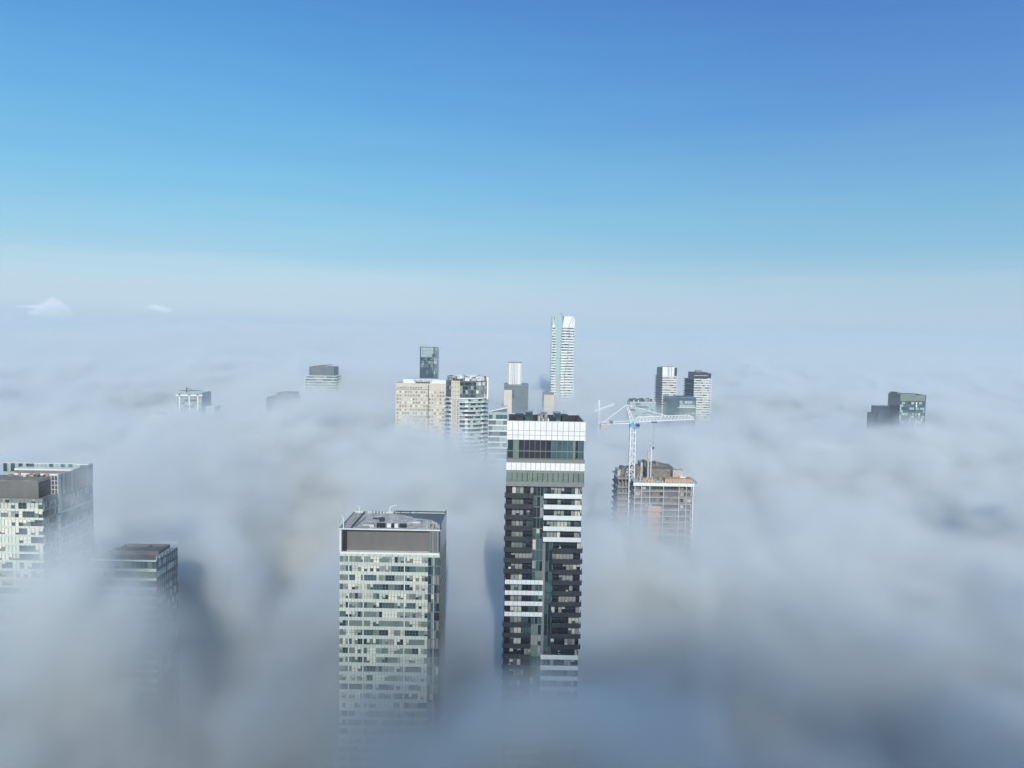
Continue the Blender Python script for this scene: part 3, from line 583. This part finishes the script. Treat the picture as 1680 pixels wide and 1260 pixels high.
def precast_block():
    x0,x1,z=px(649,735,629,620); y0,y1=620.,640.
    t=root('office_tower','beige precast office block with lettered white penthouse band beside the round tower',x0,x1,y0,y1)
    MB().box(x0,x1,y0,y1,0,z,'beige').build('body',t)
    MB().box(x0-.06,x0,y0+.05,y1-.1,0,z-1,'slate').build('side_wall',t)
    pz=z+3.2; MB().box(x0+6,x1,y0+2,y1-2,z,pz,'whiteb').build('penthouse',t)
    MB().box(x0+16,x0+28,y0+1.6,y0+2,z+.1,z+.9,'dgrey').build('canopy',t)
    MB().box(x0+.05,x0+27,y0-.15,y0,z-5.2,z-4.8,'mull').build('string_course',t)
    m=MB(); 
    for q in range(10): c=x0+1.5+q*2.1; m.box(c,c+1.2,y0-.12,y0,z-4.2,z-2.8-rnd.random()*.5,rnd.choice(['blind2','mull','concd']))
    m.build('louvre',t)
    MB().box(x0+26.6,x0+27.4,y0-.4,y0,60,z-1.2,'mull').build('downpipe',t)
    n=0
    while z-6-(n+1)*2.9>112:
        a=z-5.6-n*2.9
        for k in range(1 if n>8 else 1):
            m=MB()
            for q in range(19): 
                c=x0+1.1+q*(x1-x0-1.2)/19; m.box(c,c+1.35,y0-.10,y0-.0,a-2.3,a-.9,rnd.choice(['blind2','gband','mull','blind','cream'])); m.box(c-.1,c+1.45,y0-.25,y0-.10,a-2.5,a-2.3,'beige')
            m.build('window_band',t)
        n+=1
    cu=bpy.data.curves.new('sign','FONT'); cu.body='Manulife Centre'; cu.size=2.9; cu.extrude=.1
    tmp=bpy.data.objects.new('tmp',cu); C.objects.link(tmp); dg=bpy.context.evaluated_depsgraph_get(); me=bpy.data.meshes.new_from_object(tmp.evaluated_get(dg)); bpy.data.objects.remove(tmp)
    wd=max(v.co.x for v in me.vertices); me.materials.clear(); me.materials.append(MT['sign'])
    o=bpy.data.objects.new('sign_lettering',me); C.objects.link(o); o.parent=t; o.rotation_euler=(math.pi/2,0,0); o.location=Vector((x0+14.5,y0+1.85,z+1.0))-t.location; o.scale=(15/wd,1,1); o['label']='dark sign lettering reading Manulife Centre'
precast_block()
def round_tower():
    xa,xb,z=px(726,801,626,520); cx=(xa+xb)/2; r=(xb-xa)/2; cyy=520+r
    t=thing('round_condo_tower','round condo tower with ringed balconies, cream pier and cluttered crown','tower',(cx,cyy,0))
    def ring(r_,k0=0,k1=48,n=48): return [(cx+r_*math.cos(2*math.pi*i/n),cyy+r_*math.sin(2*math.pi*i/n)) for i in range(k0,k1)]
    MB().prism(ring(r-1.3),0,z,'glassm').build('body',t)
    MB().prism(ring(r-2),z,z+.3,'roofgrey').build('roof',t)
    zc=z-11.5
    # crown glazing: panes round the drum
    for lev in range(4):
        m=MB()
        for i in range(48):
            a=2*math.pi*i/48; b=2*math.pi*(i+1)/48; 
            if math.sin(a)>.35: continue
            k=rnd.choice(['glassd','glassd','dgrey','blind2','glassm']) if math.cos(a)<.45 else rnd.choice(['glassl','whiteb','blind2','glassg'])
            z0=zc+.2+lev*2.8; rr=r-1.0
            m.add([(cx+rr*math.cos(q),cyy+rr*math.sin(q),h) for h in (z0,z0+2.4) for q in (a,b)]+[(cx+(rr-.3)*math.cos(q),cyy+(rr-.3)*math.sin(q),h) for h in (z0,z0+2.4) for q in (a,b)],[(0,1,3,2),(4,6,7,5),(0,4,5,1),(2,3,7,6),(0,2,6,4),(1,5,7,3)],k)
        m.prism(ring(r-.95),z0+2.4,z0+2.8,'mull'); m.build('crown_window_band',t)
    MB().prism(ring(r-.5),zc-.6,zc+.2,'white').build('crown_ring',t)
    m=MB().box(cx-r*.62,cx-r*.24,520+.9,520+4,60,z+.3,'beige')
    for i in range(3): c=cx-r*.62+(i+.6)*r*.12; m.box(c,c+.15,520+.8,520+.9,60,z,'mull')
    for i in range(22): zz=z-1-i*2.9; m.box(cx-r*.62,cx-r*.24,520+.78,520+.9,zz-.1,zz+.05,'mull'); (m.box(cx-r*.5,cx-r*.45,520+.76,520+.9,zz-2,zz-.8,'gband'),m.box(cx-r*.36,cx-r*.31,520+.76,520+.9,zz-2,zz-.8,'gband')) if i>3 else None
    m.build('pier',t,'cream masonry pier')
    MB().box(cx+r*.92,cx+r*.99,cyy-5,cyy+1,z-13,z+2.8,'white').build('fin_wall',t,'white fin at the right of the crown')
    for i in range(20):
        zz=zc-3.0-i*3.0
        if zz<95: break
        m=MB().prism(ring(r),zz-.3,zz,'whiteb')
        m.build('balcony_slab',t)
        m=MB()
        for q in range(48):
            a=2*math.pi*q/48; b=2*math.pi*(q+1)/48
            if math.sin(a)>.35: continue
            rr=r-.05; m.add([(cx+e*math.cos(p),cyy+e*math.sin(p),h) for e in (rr,rr-.1) for h in (zz,zz+1.05) for p in (a,b)],[(0,1,3,2),(4,6,7,5),(0,4,5,1),(2,3,7,6),(0,2,6,4),(1,5,7,3)],'glassl' if q%6 else 'whiteb')
            k=rnd.choice(['glassd','glassm','blind2','blind','dgrey']); rr=r-1.25
            m.add([(cx+e*math.cos(p),cyy+e*math.sin(p),h) for e in (rr,rr-.1) for h in (zz,zz+2.7) for p in (a,b)],[(0,1,3,2),(4,6,7,5),(0,4,5,1),(2,3,7,6),(0,2,6,4),(1,5,7,3)],k)
        m.build('balcony_glazing',t)
    for i in range(16):
        a=2*math.pi*i/16+.1; c,s_=math.cos(a),math.sin(a); k=rnd.choice(['white','dgrey','black','concrete','whiteb','gband']); q=Vector((cx+(r-4)*c,cyy+(r-4)*s_,0))
        MB().box(q.x-1.7,q.x+1.5,q.y-1,q.y+1,z+.3,z+.3+rnd.uniform(1.2,2.8),k).build('roof_unit',t)
    m=MB()
    for i in range(30): a=2*math.pi*i/30; m.bar((cx+(r-2)*math.cos(a),cyy+(r-2)*math.sin(a),z),(cx+(r-2)*math.cos(a),cyy+(r-2)*math.sin(a),z+2.9),.2,'concrete'); b=2*math.pi*(i+1)/30; m.bar((cx+(r-2)*math.cos(a),cyy+(r-2)*math.sin(a),z+2.9),(cx+(r-2)*math.cos(b),cyy+(r-2)*math.sin(b),z+2.9),.3,'paint' if i%4 else 'dgrey')
    m.build('roof_pergola',t)
round_tower()
def slope_block():
    x0,x1,z=px(802,832,676,560); y0,y1=560.,578.
    t=root('tower_block','pale glass block with slanted white roof edge just right of the round tower',x0,x1,y0,y1)
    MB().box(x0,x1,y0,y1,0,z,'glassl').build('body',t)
    m=MB(); m.add([(x0,y0-.1,z),(x1,y0-.1,z+3),(x0,y0-.1,z+.6),(x1,y0-.1,z+3.7),(x0,y1,z),(x1,y1,z+3),(x0,y1,z+.6),(x1,y1,z+3.7)],[(0,1,3,2),(4,6,7,5),(0,4,5,1),(2,3,7,6),(0,2,6,4),(1,5,7,3)],'white'); m.build('roof',t,'slanted white roof edge')
    m=MB(); m.add([(x0+.1,y0,z),(x1-.1,y0,z),(x1-.1,y0,z+3),(x0+.1,y1-1,z),(x1-.1,y1-1,z),(x1-.1,y1-1,z+3)],[(0,1,2),(3,5,4),(0,3,4,1),(1,4,5,2),(2,5,3,0)],'slate'); m.build('gable',t)
    floors(t,x0,x1,y0,y1,z-2,112,4.2,[('glassl',2),('slate',3),('glassm',2)],'whiteb',sph=1.0,w=3)
slope_block()
def glass_spire():
    x0,x1,z=px(689,718,570,1000); y0,y1=1000.,1022.
    t=root('office_tower','slim dark teal glass tower rising behind the beige office block',x0,x1,y0,y1)
    MB().box(x0,x1,y0,y1,0,z,'navy').build('body',t)
    for i in range(9):
        m=MB(); a=z-i*4.4; pal=[('glassl',4),('glassm',1)] if i<3 else ([('glassm',3),('glassg',2),('glassd',3)] if i<6 else [('navy',4),('glassd',2),('slate',1)])
        panes(m,x0+1.5,x1-5.5,y0-.1,a-4.1,a,1.9,pal,.25,'glassm'); m.box(x0+.5,x1,y0-.35,y0,a-4.4,a-4.1,'glassm'); m.build('window_band',t)
        m=MB(); panes(m,x1-4.5,x1-.3,y0-.1,a-4.0,a,1.4,[('navy',2),('glassl',2),('slate',1)],.3,'glassl'); m.build('corner_window',t)
    for c in (x0+.4,x1-5,x1-.2): MB().box(c-.4,c+.4,y0-.6,y0,60,z+1.2,'glassm').build('corner_column',t)
    MB().box(x0,x1,y0-.5,y0,z,z+.7,'glassm').build('roof_rim',t)
    for q in (1,4,6.5,12,19.5): MB().bar((x0+q,y0+2,z),(x0+q,y0+2,z+3.5),.45,'gband').build('antenna',t)
    for i in range(12): a=x0+2+rnd.uniform(0,13); b=z-12-rnd.uniform(0,12); MB().box(a,a+rnd.uniform(1,3),y0-.5,y0-.3,b,b+rnd.uniform(.7,2),rnd.choice(['dgrey','glassg','glassl','navy'])).build('sky_garden',t)
glass_spire()
def fin_tower():
    x0,x1,z=px(834,856,595,900); y0,y1=900.,915.
    t=root('slab_tower','slender white tower with dark vertical strips on a wider grey block',x0,x1,y0,y1)
    MB().box(x0,x1,y0,y1,0,z,'whiteb').build('body',t)
    for q in (.03,.22,.36,.5,.66,.95): c=x0+(x1-x0)*q; MB().box(c-.25,c+.25,y0-.3,y0,60,z-.8,'black' if q in (.5,.36) else 'gband').build('window_strip',t)
    MB().box(x0-.2,x1+.2,y0-.5,y1,z-.3,z+.5,'gband').build('roof_rim',t)
    a,b,z2=px(827,867,633,885); MB().box(a,b,885,925,0,z2,'slate').build('podium',t,'grey podium block'); MB().box(a-.3,b+.3,884.5,925,z2,z2+.9,'gband').build('podium_rim',t); MB().box(a,x0+5,884.7,885,60,z2-5,'beige').build('podium_wall',t)
    m=MB(); panes(m,x0+5.2,b-1,884.9,z2-14,z2-5.5,2.5,[('slate',2),('glassm',1)],.3,'gband'); m.build('window_band',t)
fin_tower()
def brown_block():
    x0,x1,z=px(891,909,645,950)
    t=root('tower_block','small brown block peeping out left of the tallest white tower',x0,x1,950,965)
    MB().box(x0,x1,950,965,0,z,'concd').build('body',t); MB().box(x0-.2,x1+.2,949.7,965,z,z+.7,'gband').build('roof_rim',t); MB().box(x0+1.2,x1,949.8,950,60,z-2,'beige').build('front_wall',t)
    MB().box(x0+3,x0+8,953,958,z+.7,z+2.2,'concd').build('plant_room',t)
brown_block()
def tallest_tower():
    x0,x1,z=px(906,943,519,1100); y0,y1=1100.,1128.; W=x1-x0
    t=thing('tall_condo_tower','tallest white tower with wavy balconies and a curved aqua glass strip','tower',((x0+x1)/2,1114,0))
    MB().box(x0+1,x1-1,y0+1.6,y1-1,0,z-1,'glassm').build('body',t)
    zc=z-14.5
    # crown: narrow white fin, aqua glass, folded white panels
    MB().box(x0,x0+2.6,y0,y1,zc,z,'glassl').build('crown_glass',t)
    m=MB(); m.add([(x0+1.6,y0-.4,zc),(x0+3.8,y0-.4,zc),(x0+2.6,y0-.4,z-.5),(x0+1.6,y0+1,zc),(x0+3.8,y0+1,zc),(x0+2.6,y0+1,z-.5)],[(0,1,2),(3,5,4),(0,3,4,1),(1,4,5,2),(2,5,3,0)],'paint'); m.build('crown_fin',t,'white blade')
    MT['aqua']=mat('aqua_glass',(.38,.55,.56),.12,var=.2,scale=.3,spec=.8)
    m=MB(); panes(m,x0+4,x0+15,y0+1,zc,z-.5,2.2,[('aqua',4),('glassl',1)],.2,'glassl'); m.build('crown_glass',t)
    m=MB(); m.add([(x0+W*.46,y0-.1,zc),(x1,y0-.1,zc),(x1,y0-.1,z),(x0+W*.52,y0-.1,z)]+[(x0+W*.46,y1-3,zc),(x1,y1-3,zc),(x1,y1-3,z),(x0+W*.52,y1-3,z)],[(0,1,2,3),(4,7,6,5),(0,4,5,1),(1,5,6,2),(2,6,7,3),(3,7,4,0)],'white'); m.build('crown_panel',t,'folded white crown')
    for (a,b,c,d) in ((.455,0,.525,1),(.72,0,.93,1),(.90,.25,.99,1)): MB().bar((x0+W*a,y0-.3,zc+(z-zc)*b),(x0+W*c,y0-.3,zc+(z-zc)*d),.6,'gband').build('crown_seam',t)
    MB().box(x0+W*.45,x1-4,y0+6,y1-4,z,z+3.2,'glassl').build('plant_screen',t,'pale plant screen'); MB().bar((x0+14,y0+6,z+3),(x0+12,y0+6,z+5),.9,'mull').build('davit',t)
    ph=3.9; i=0
    while zc-(i+1)*ph>96:
        za=zc-i*ph; u=(zc-za)/110.
        lw=4.3+4.2*min(1,u*1.3)+1.2*math.sin(u*7)            # left white band widens as the aqua strip tapers
        rb=W*(.46-.05*math.sin(u*3.0)); rs=W*(.78-.16*min(1,u*1.6)+.03*math.sin(u*6))
        m=MB().box(x0-.3+.3*math.sin(u*9),x0+lw,y0-.8,y0+2,za-1.9,za-.1,'white'); m.box(x0-.3,x0+2,y0,y1,za-1.8,za-.2,'whiteb'); m.build('balcony',t)
        m=MB().box(x0+rb,x0+rs-.4,y0-.9,y0+2,za-(2.6 if i>8 else 1.9),za-.1,'white'); m.build('balcony',t)
        m=MB().box(x0+rs+.3,x1+.3-.4*math.sin(u*5),y0-.6,y0+2,za-2.2,za-.1,'whiteb'); m.build('balcony',t)
        m=MB(); panes(m,x0+.3,x1-.2,y0+1.4,za-ph,za,1.6,[('glassm',3),('blind2',3),('blind',2),('glassd',1)],.25,'mull'); m.build('window_band',t)
        if lw<9.2: m=MB().box(x0+lw,x0+rb-.5,y0+.9,y0+1.3,za-ph,za,'aqua' if i<18 else 'glassl'); m.build('aqua_glass_panel',t)
        i+=1
tallest_tower()
def balcony_tower(nm,label,pa,pb,ps,ptop,d,crown,side):
    x0,x1,z=px(ps,pb,ptop,d); xa=px(pa,pb,ptop,d)[0]; dep=22.
    t=thing(nm,label,'tower',((x0+x1)/2,d+dep/2,0))
    xl=x0-1.5; 
    MB().box(xl,x1,d+.5,d+dep,0,z-1,'navy').build('body',t)
    # the shaded flank is a chamfered wing seen from the front
    def wing(za,zb,k,e): return MB().prism([(xa-e,d+dep*.75),(xl,d-.2-e*.4),(xl+2,d+1),(xl+2,d+dep*.75)],za,zb,k)
    wing(0,z-11 if crown=='white' else z-8,'navy',0).build('wing',t)
    if crown=='white':
        MB().box(xl,x1-3,d+.1,d+dep-2,z-11.5,z,'white').build('crown',t,'white panelled crown'); wing(z-11.5,z-1,'slate',-.6).build('crown_flank',t)
        for q in (.38,.45,.62,.82): c=xl+(x1-xl)*q; MB().box(c-.25,c+.25,d-.3,d+.1,z-11.4,z-.5,'gband').build('crown_seam',t)
        MB().box(xl+1,x1-4,d,d+8,z,z+.6,'gband').build('roof_rim',t); zt=z-11.5
    else:
        MB().box(xl-3,x1-4.5,d-.1,d+dep-2,z-8,z,'black').build('crown',t,'dark crown'); MB().box(xl,x1-4.3,d-.3,d-.1,z-4.2,z-3.7,'whiteb').build('crown_line',t); MB().box(xl+3,xl+11,d+4,d+10,z,z+2.3,'gband').build('plant_room',t); zt=z-8
        MB().box(xl,x1-1,d,d+dep,zt,zt+.6,'white').build('roof_rim',t)
    i=0
    while zt-(i+1)*3.05>108:
        a=zt-i*3.05
        m=MB(); panes(m,xl+.3,x1-.4,d+.4,a-3,a-.3,1.8,[('glassd',2),('blind2',3),('blind',3),('cream',2)],.25,'blind'); m.build('window_band',t)
        MB().box(xl-.2,x1+.6,d-1.2,d+1,a-1.5,a-.2,'white' if i%4 else 'whiteb').build('balcony',t)
        wing(a-1.3,a-.1,'glassm' if i%2 else 'slate',1.6).build('side_balcony',t); i+=1
    return t
balcony_tower('balcony_tower','white balcony tower with plain white crown, left one of the distant twins',1081,1111,1089,602,950,'white','l')
balcony_tower('balcony_tower','white balcony tower with a dark flat crown, right one of the distant twins',1129,1167,1141,611,950,'dark','l')
def teal_block():
    x0,x1,z=px(1094,1142,653,820)
    t=root('tower_block','dull teal glass block standing in front of the two white balcony towers',x0,x1,820,840)
    MB().box(x0,x1,820,840,0,z-.1,'glassm').build('body',t); MB().box(x0,x0+14,819.8,840,z-.1,z+.5,'slate').build('roof_rim',t); MB().box(x0+14,x1,819.8,840,z-.1,z+1.2,'slate').build('roof_rim',t)
    floors(t,x0+14,x1-1,819.9,840,z-3,110,4,[('glassl',1),('slate',3),('glassm',3)],'glassm',sph=1.0,w=3)
    m=MB().box(x0+12,x1+.5,819.3,819.9,z-10.6,z-10,'whiteb'); m.bar((x0+14,819.5,z-10),(x0+17,819.5,z-5),.4,'blind'); m.bar((x0+17,819.5,z-5),(x0+20,819.5,z-10),.4,'blind'); m.build('roof_truss',t)
teal_block()
def roof_deck_block():
    Y=860.; x0,x1,z=px(1034,1076,660,Y)
    t=root('tower_block','pale flat-topped block with dark rooftop units just behind the crane',x0,x1,Y,Y+25)
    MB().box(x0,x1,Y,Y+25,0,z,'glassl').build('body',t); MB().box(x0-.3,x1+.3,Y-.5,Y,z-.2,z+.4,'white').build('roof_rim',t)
    MB().box(x0+1,x0+17,Y+6,Y+20,z+.1,z+2.6,'dgrey').build('plant_room',t)
    clutter(t,x0+1,x1,Y+10,Y+24,z+.1,14,3.8,['dgrey','slate','gband','black'])
    for q in (4,9): MB().box(x0+q,x0+q+.8,Y+1,Y+2,z,z+2.6,'paint').build('vent_pipe',t)
    floors(t,x0,x1,Y,Y+25,z-1,118,3.4,[('glassl',3),('slate',2)],'glassl',sph=1.1,w=3)
roof_deck_block()
def corner_glass_block():
    d=800; x0,x1,z=px(1477,1519,648,d); y1=d+25.
    t=root('office_tower','lone glass tower far right with stepped dark left flank',x0,x1,d,y1)
    MB().box(x0,x1,d,y1,0,z,'glassm').build('body',t)
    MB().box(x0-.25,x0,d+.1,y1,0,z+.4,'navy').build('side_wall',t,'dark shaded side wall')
    MB().box(x0,x1+.1,d-.5,y1,z-6.5,z,'glassg').build('parapet',t,'pale green parapet'); MB().box(x0,x0+16,d-.8,d+3,z,z+.9,'gband').build('roof_rim',t); MB().box(x0-.2,x0+3,d+5,y1-4,z,z+2,'concd').build('plant_room',t)
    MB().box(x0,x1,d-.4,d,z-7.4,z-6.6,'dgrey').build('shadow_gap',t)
    MB().box(x0+15.4,x0+16.8,d-.35,d,60,z-7.4,'dgrey').build('recess',t)
    MB().box(x1-.5,x1+.2,d-.5,d,60,z+.6,'mull').build('corner_column',t)
    i=0
    while z-7.5-(i+1)*2.9>112:
        a=z-7.5-i*2.9; m=MB(); panes(m,x0+.3,x0+15.3,d-.06,a-2.4,a,1.7,[('glassm',4),('glassl',2),('blind',1),('glassd',2)],.2,'glassm',run=.2); m.build('window_band',t)
        m=MB(); panes(m,x0+16.9,x1-.6,d-.06,a-2.4,a,1.7,[('glassm',3),('glassl',3),('paint',1)],.2,'glassm',run=.2); m.build('window_band',t)
        MB().box(x0,x1,d-.25,d,a-2.9,a-2.4,'glassm').build('spandrel',t); i+=1
    for (pa,pb,pt,yy,nn) in ((1441,1462,667,y1-6,'lower_wing'),(1434,1443,678,y1-2,'end_wing')):
        a,b,zz=px(pa,pb,pt,yy); m=MB().box(a,b,yy,yy+16,0,zz,'navy'); m.build(nn,t)
        m=MB()
        for k in range(4): m.box(a+k*(b-a)/4,a+(k+.5)*(b-a)/4,yy,yy+3,zz,zz+1.1,'slate')
        m.build('roof_unit',t)
corner_glass_block()
def ghost(nm,label,pa,pb,pt,d,dep,k,sp,pal,crown=None,bot=112,ph=3.2,over=.1,ov2=None):
    x0,x1,z=px(pa,pb,pt,d); t=root(nm,label,x0,x1,d,d+dep)
    zt=z
    if crown: q0,q1,h,ck=crown; MB().box(x0+(x1-x0)*q0,x0+(x1-x0)*q1,d+1,d+dep-1,z-h,z,ck).build('crown',t); zt=z-h; MB().box(x0+(x1-x0)*(q0+.2),x0+(x1-x0)*(q1-.2),d+3,d+6,z,z+1.3,'gband').build('plant_room',t)
    MB().box(x0,x1,d+.3,d+dep,0,zt,k).build('body',t); MB().box(x0-.2,x1+.2,d,d+dep,zt,zt+.6,sp).build('roof_rim',t)
    floors(t,x0,x1,d,d+dep,zt,bot,ph,pal,sp,over=over,w=2.6)
    return t,x0,x1,z
G=[('slate',3),('glassm',2),('blind2',2)]
t,x0,x1,z=ghost('condo_tower','hazy balcony tower with dark drum crown far left of the beige block',501,551,602,900,26,'glassm','whiteb',G,(.12,.93,11,'slate'),over=.9)
MB().bar((x0+14,903,z+1),(x0+31,903,z+3),.8,'dgrey').build('roof_canopy',t)
t,x0,x1,z=ghost('tower_block','ghostly grey tower with rounded top left of the drum-crowned tower',437,482,645,760,26,'slate','slate',[('slate',3),('gband',2)],(.35,.95,5,'slate'))
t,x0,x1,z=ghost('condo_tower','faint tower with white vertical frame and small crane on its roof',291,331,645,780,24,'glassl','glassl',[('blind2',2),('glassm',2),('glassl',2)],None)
MB().box(x0-1.5,x1+1,779,782,z-3,z-1.6,'paint').build('roof_frame',t,'white roof frame')
for q in (.1,.5,.85): MB().box(x0+(x1-x0)*q-.6,x0+(x1-x0)*q+.6,779,780,80,z-1.6,'paint').build('frame_column',t,'white frame column')
m=MB().bar((x0+8,784,z),(x0+8,784,z+5.5),.8,'dgrey'); m.bar((x0+1,784,z+2.2),(x0+22,784,z+2.8),.5,'dgrey'); m.bar((x0+8,784,z+5.5),(x0+14,784,z+2.6),.4,'dgrey'); m.build('roof_crane',t)
t,x0,x1,z=ghost('apartment_block','small beige block in the fog gap left of the white-framed tower',249,275,680,700,16,'beige','beige',[('blind2',1),('beige',2),('blind',2)],(.05,.8,2,'beige'),bot=112)
t,x0,x1,z=ghost('apartment_block','faint pale low block between the ghostly grey and drum-crowned towers',484,500,679,720,14,'beige','whiteb',[('blind2',1),('beige',2)],None,bot=120)
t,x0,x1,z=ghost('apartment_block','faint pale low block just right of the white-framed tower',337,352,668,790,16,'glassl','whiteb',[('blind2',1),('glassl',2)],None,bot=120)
# ---------------------------------------------------------------- small clouds low in the sky
def cloud(name,label,P,blobs,D):
    f=Field(name); tot=None; nz=f.noise(D*.006,D*.006,D*.005,(2,5,1),det=5,rough=.62)
    for pxx,pyy,sx,sz in blobs:
        c=at(pxx,pyy,D); g=f.gauss(c.x,D,sx,sx*1.2,cz=c.z,sz=sz); tot=g if tot is None else f.m('ADD',tot,g)
    d=f.m('SUBTRACT',f.m('ADD',tot,f.m('MULTIPLY',nz,2.4)),.45,clamp=True)
    d=f.m('MULTIPLY',d,f.m('GREATER_THAN',tot,.08))
    a=at(P[0],P[3],D); b=at(P[2],P[1],D)
    f.finish(name,d,(a.x,D-700,a.z),(b.x,D+700,b.z),(110,60,60),20,vol_mat(name,.02,(.99,.99,.99),-.45),label)
cloud('cloud','small puffy white cloud low in the sky, left',(20,478,150,542),[(88,501,105,100),(78,508,110,70),(102,509,95,55),(64,514,120,45),(98,520,150,40),(50,503,150,14)],9000)
cloud('cloud','thin white cloud wisp right of the puffy cloud',(222,492,305,522),[(250,504,80,34),(264,507,70,40),(276,510,60,26)],9000)
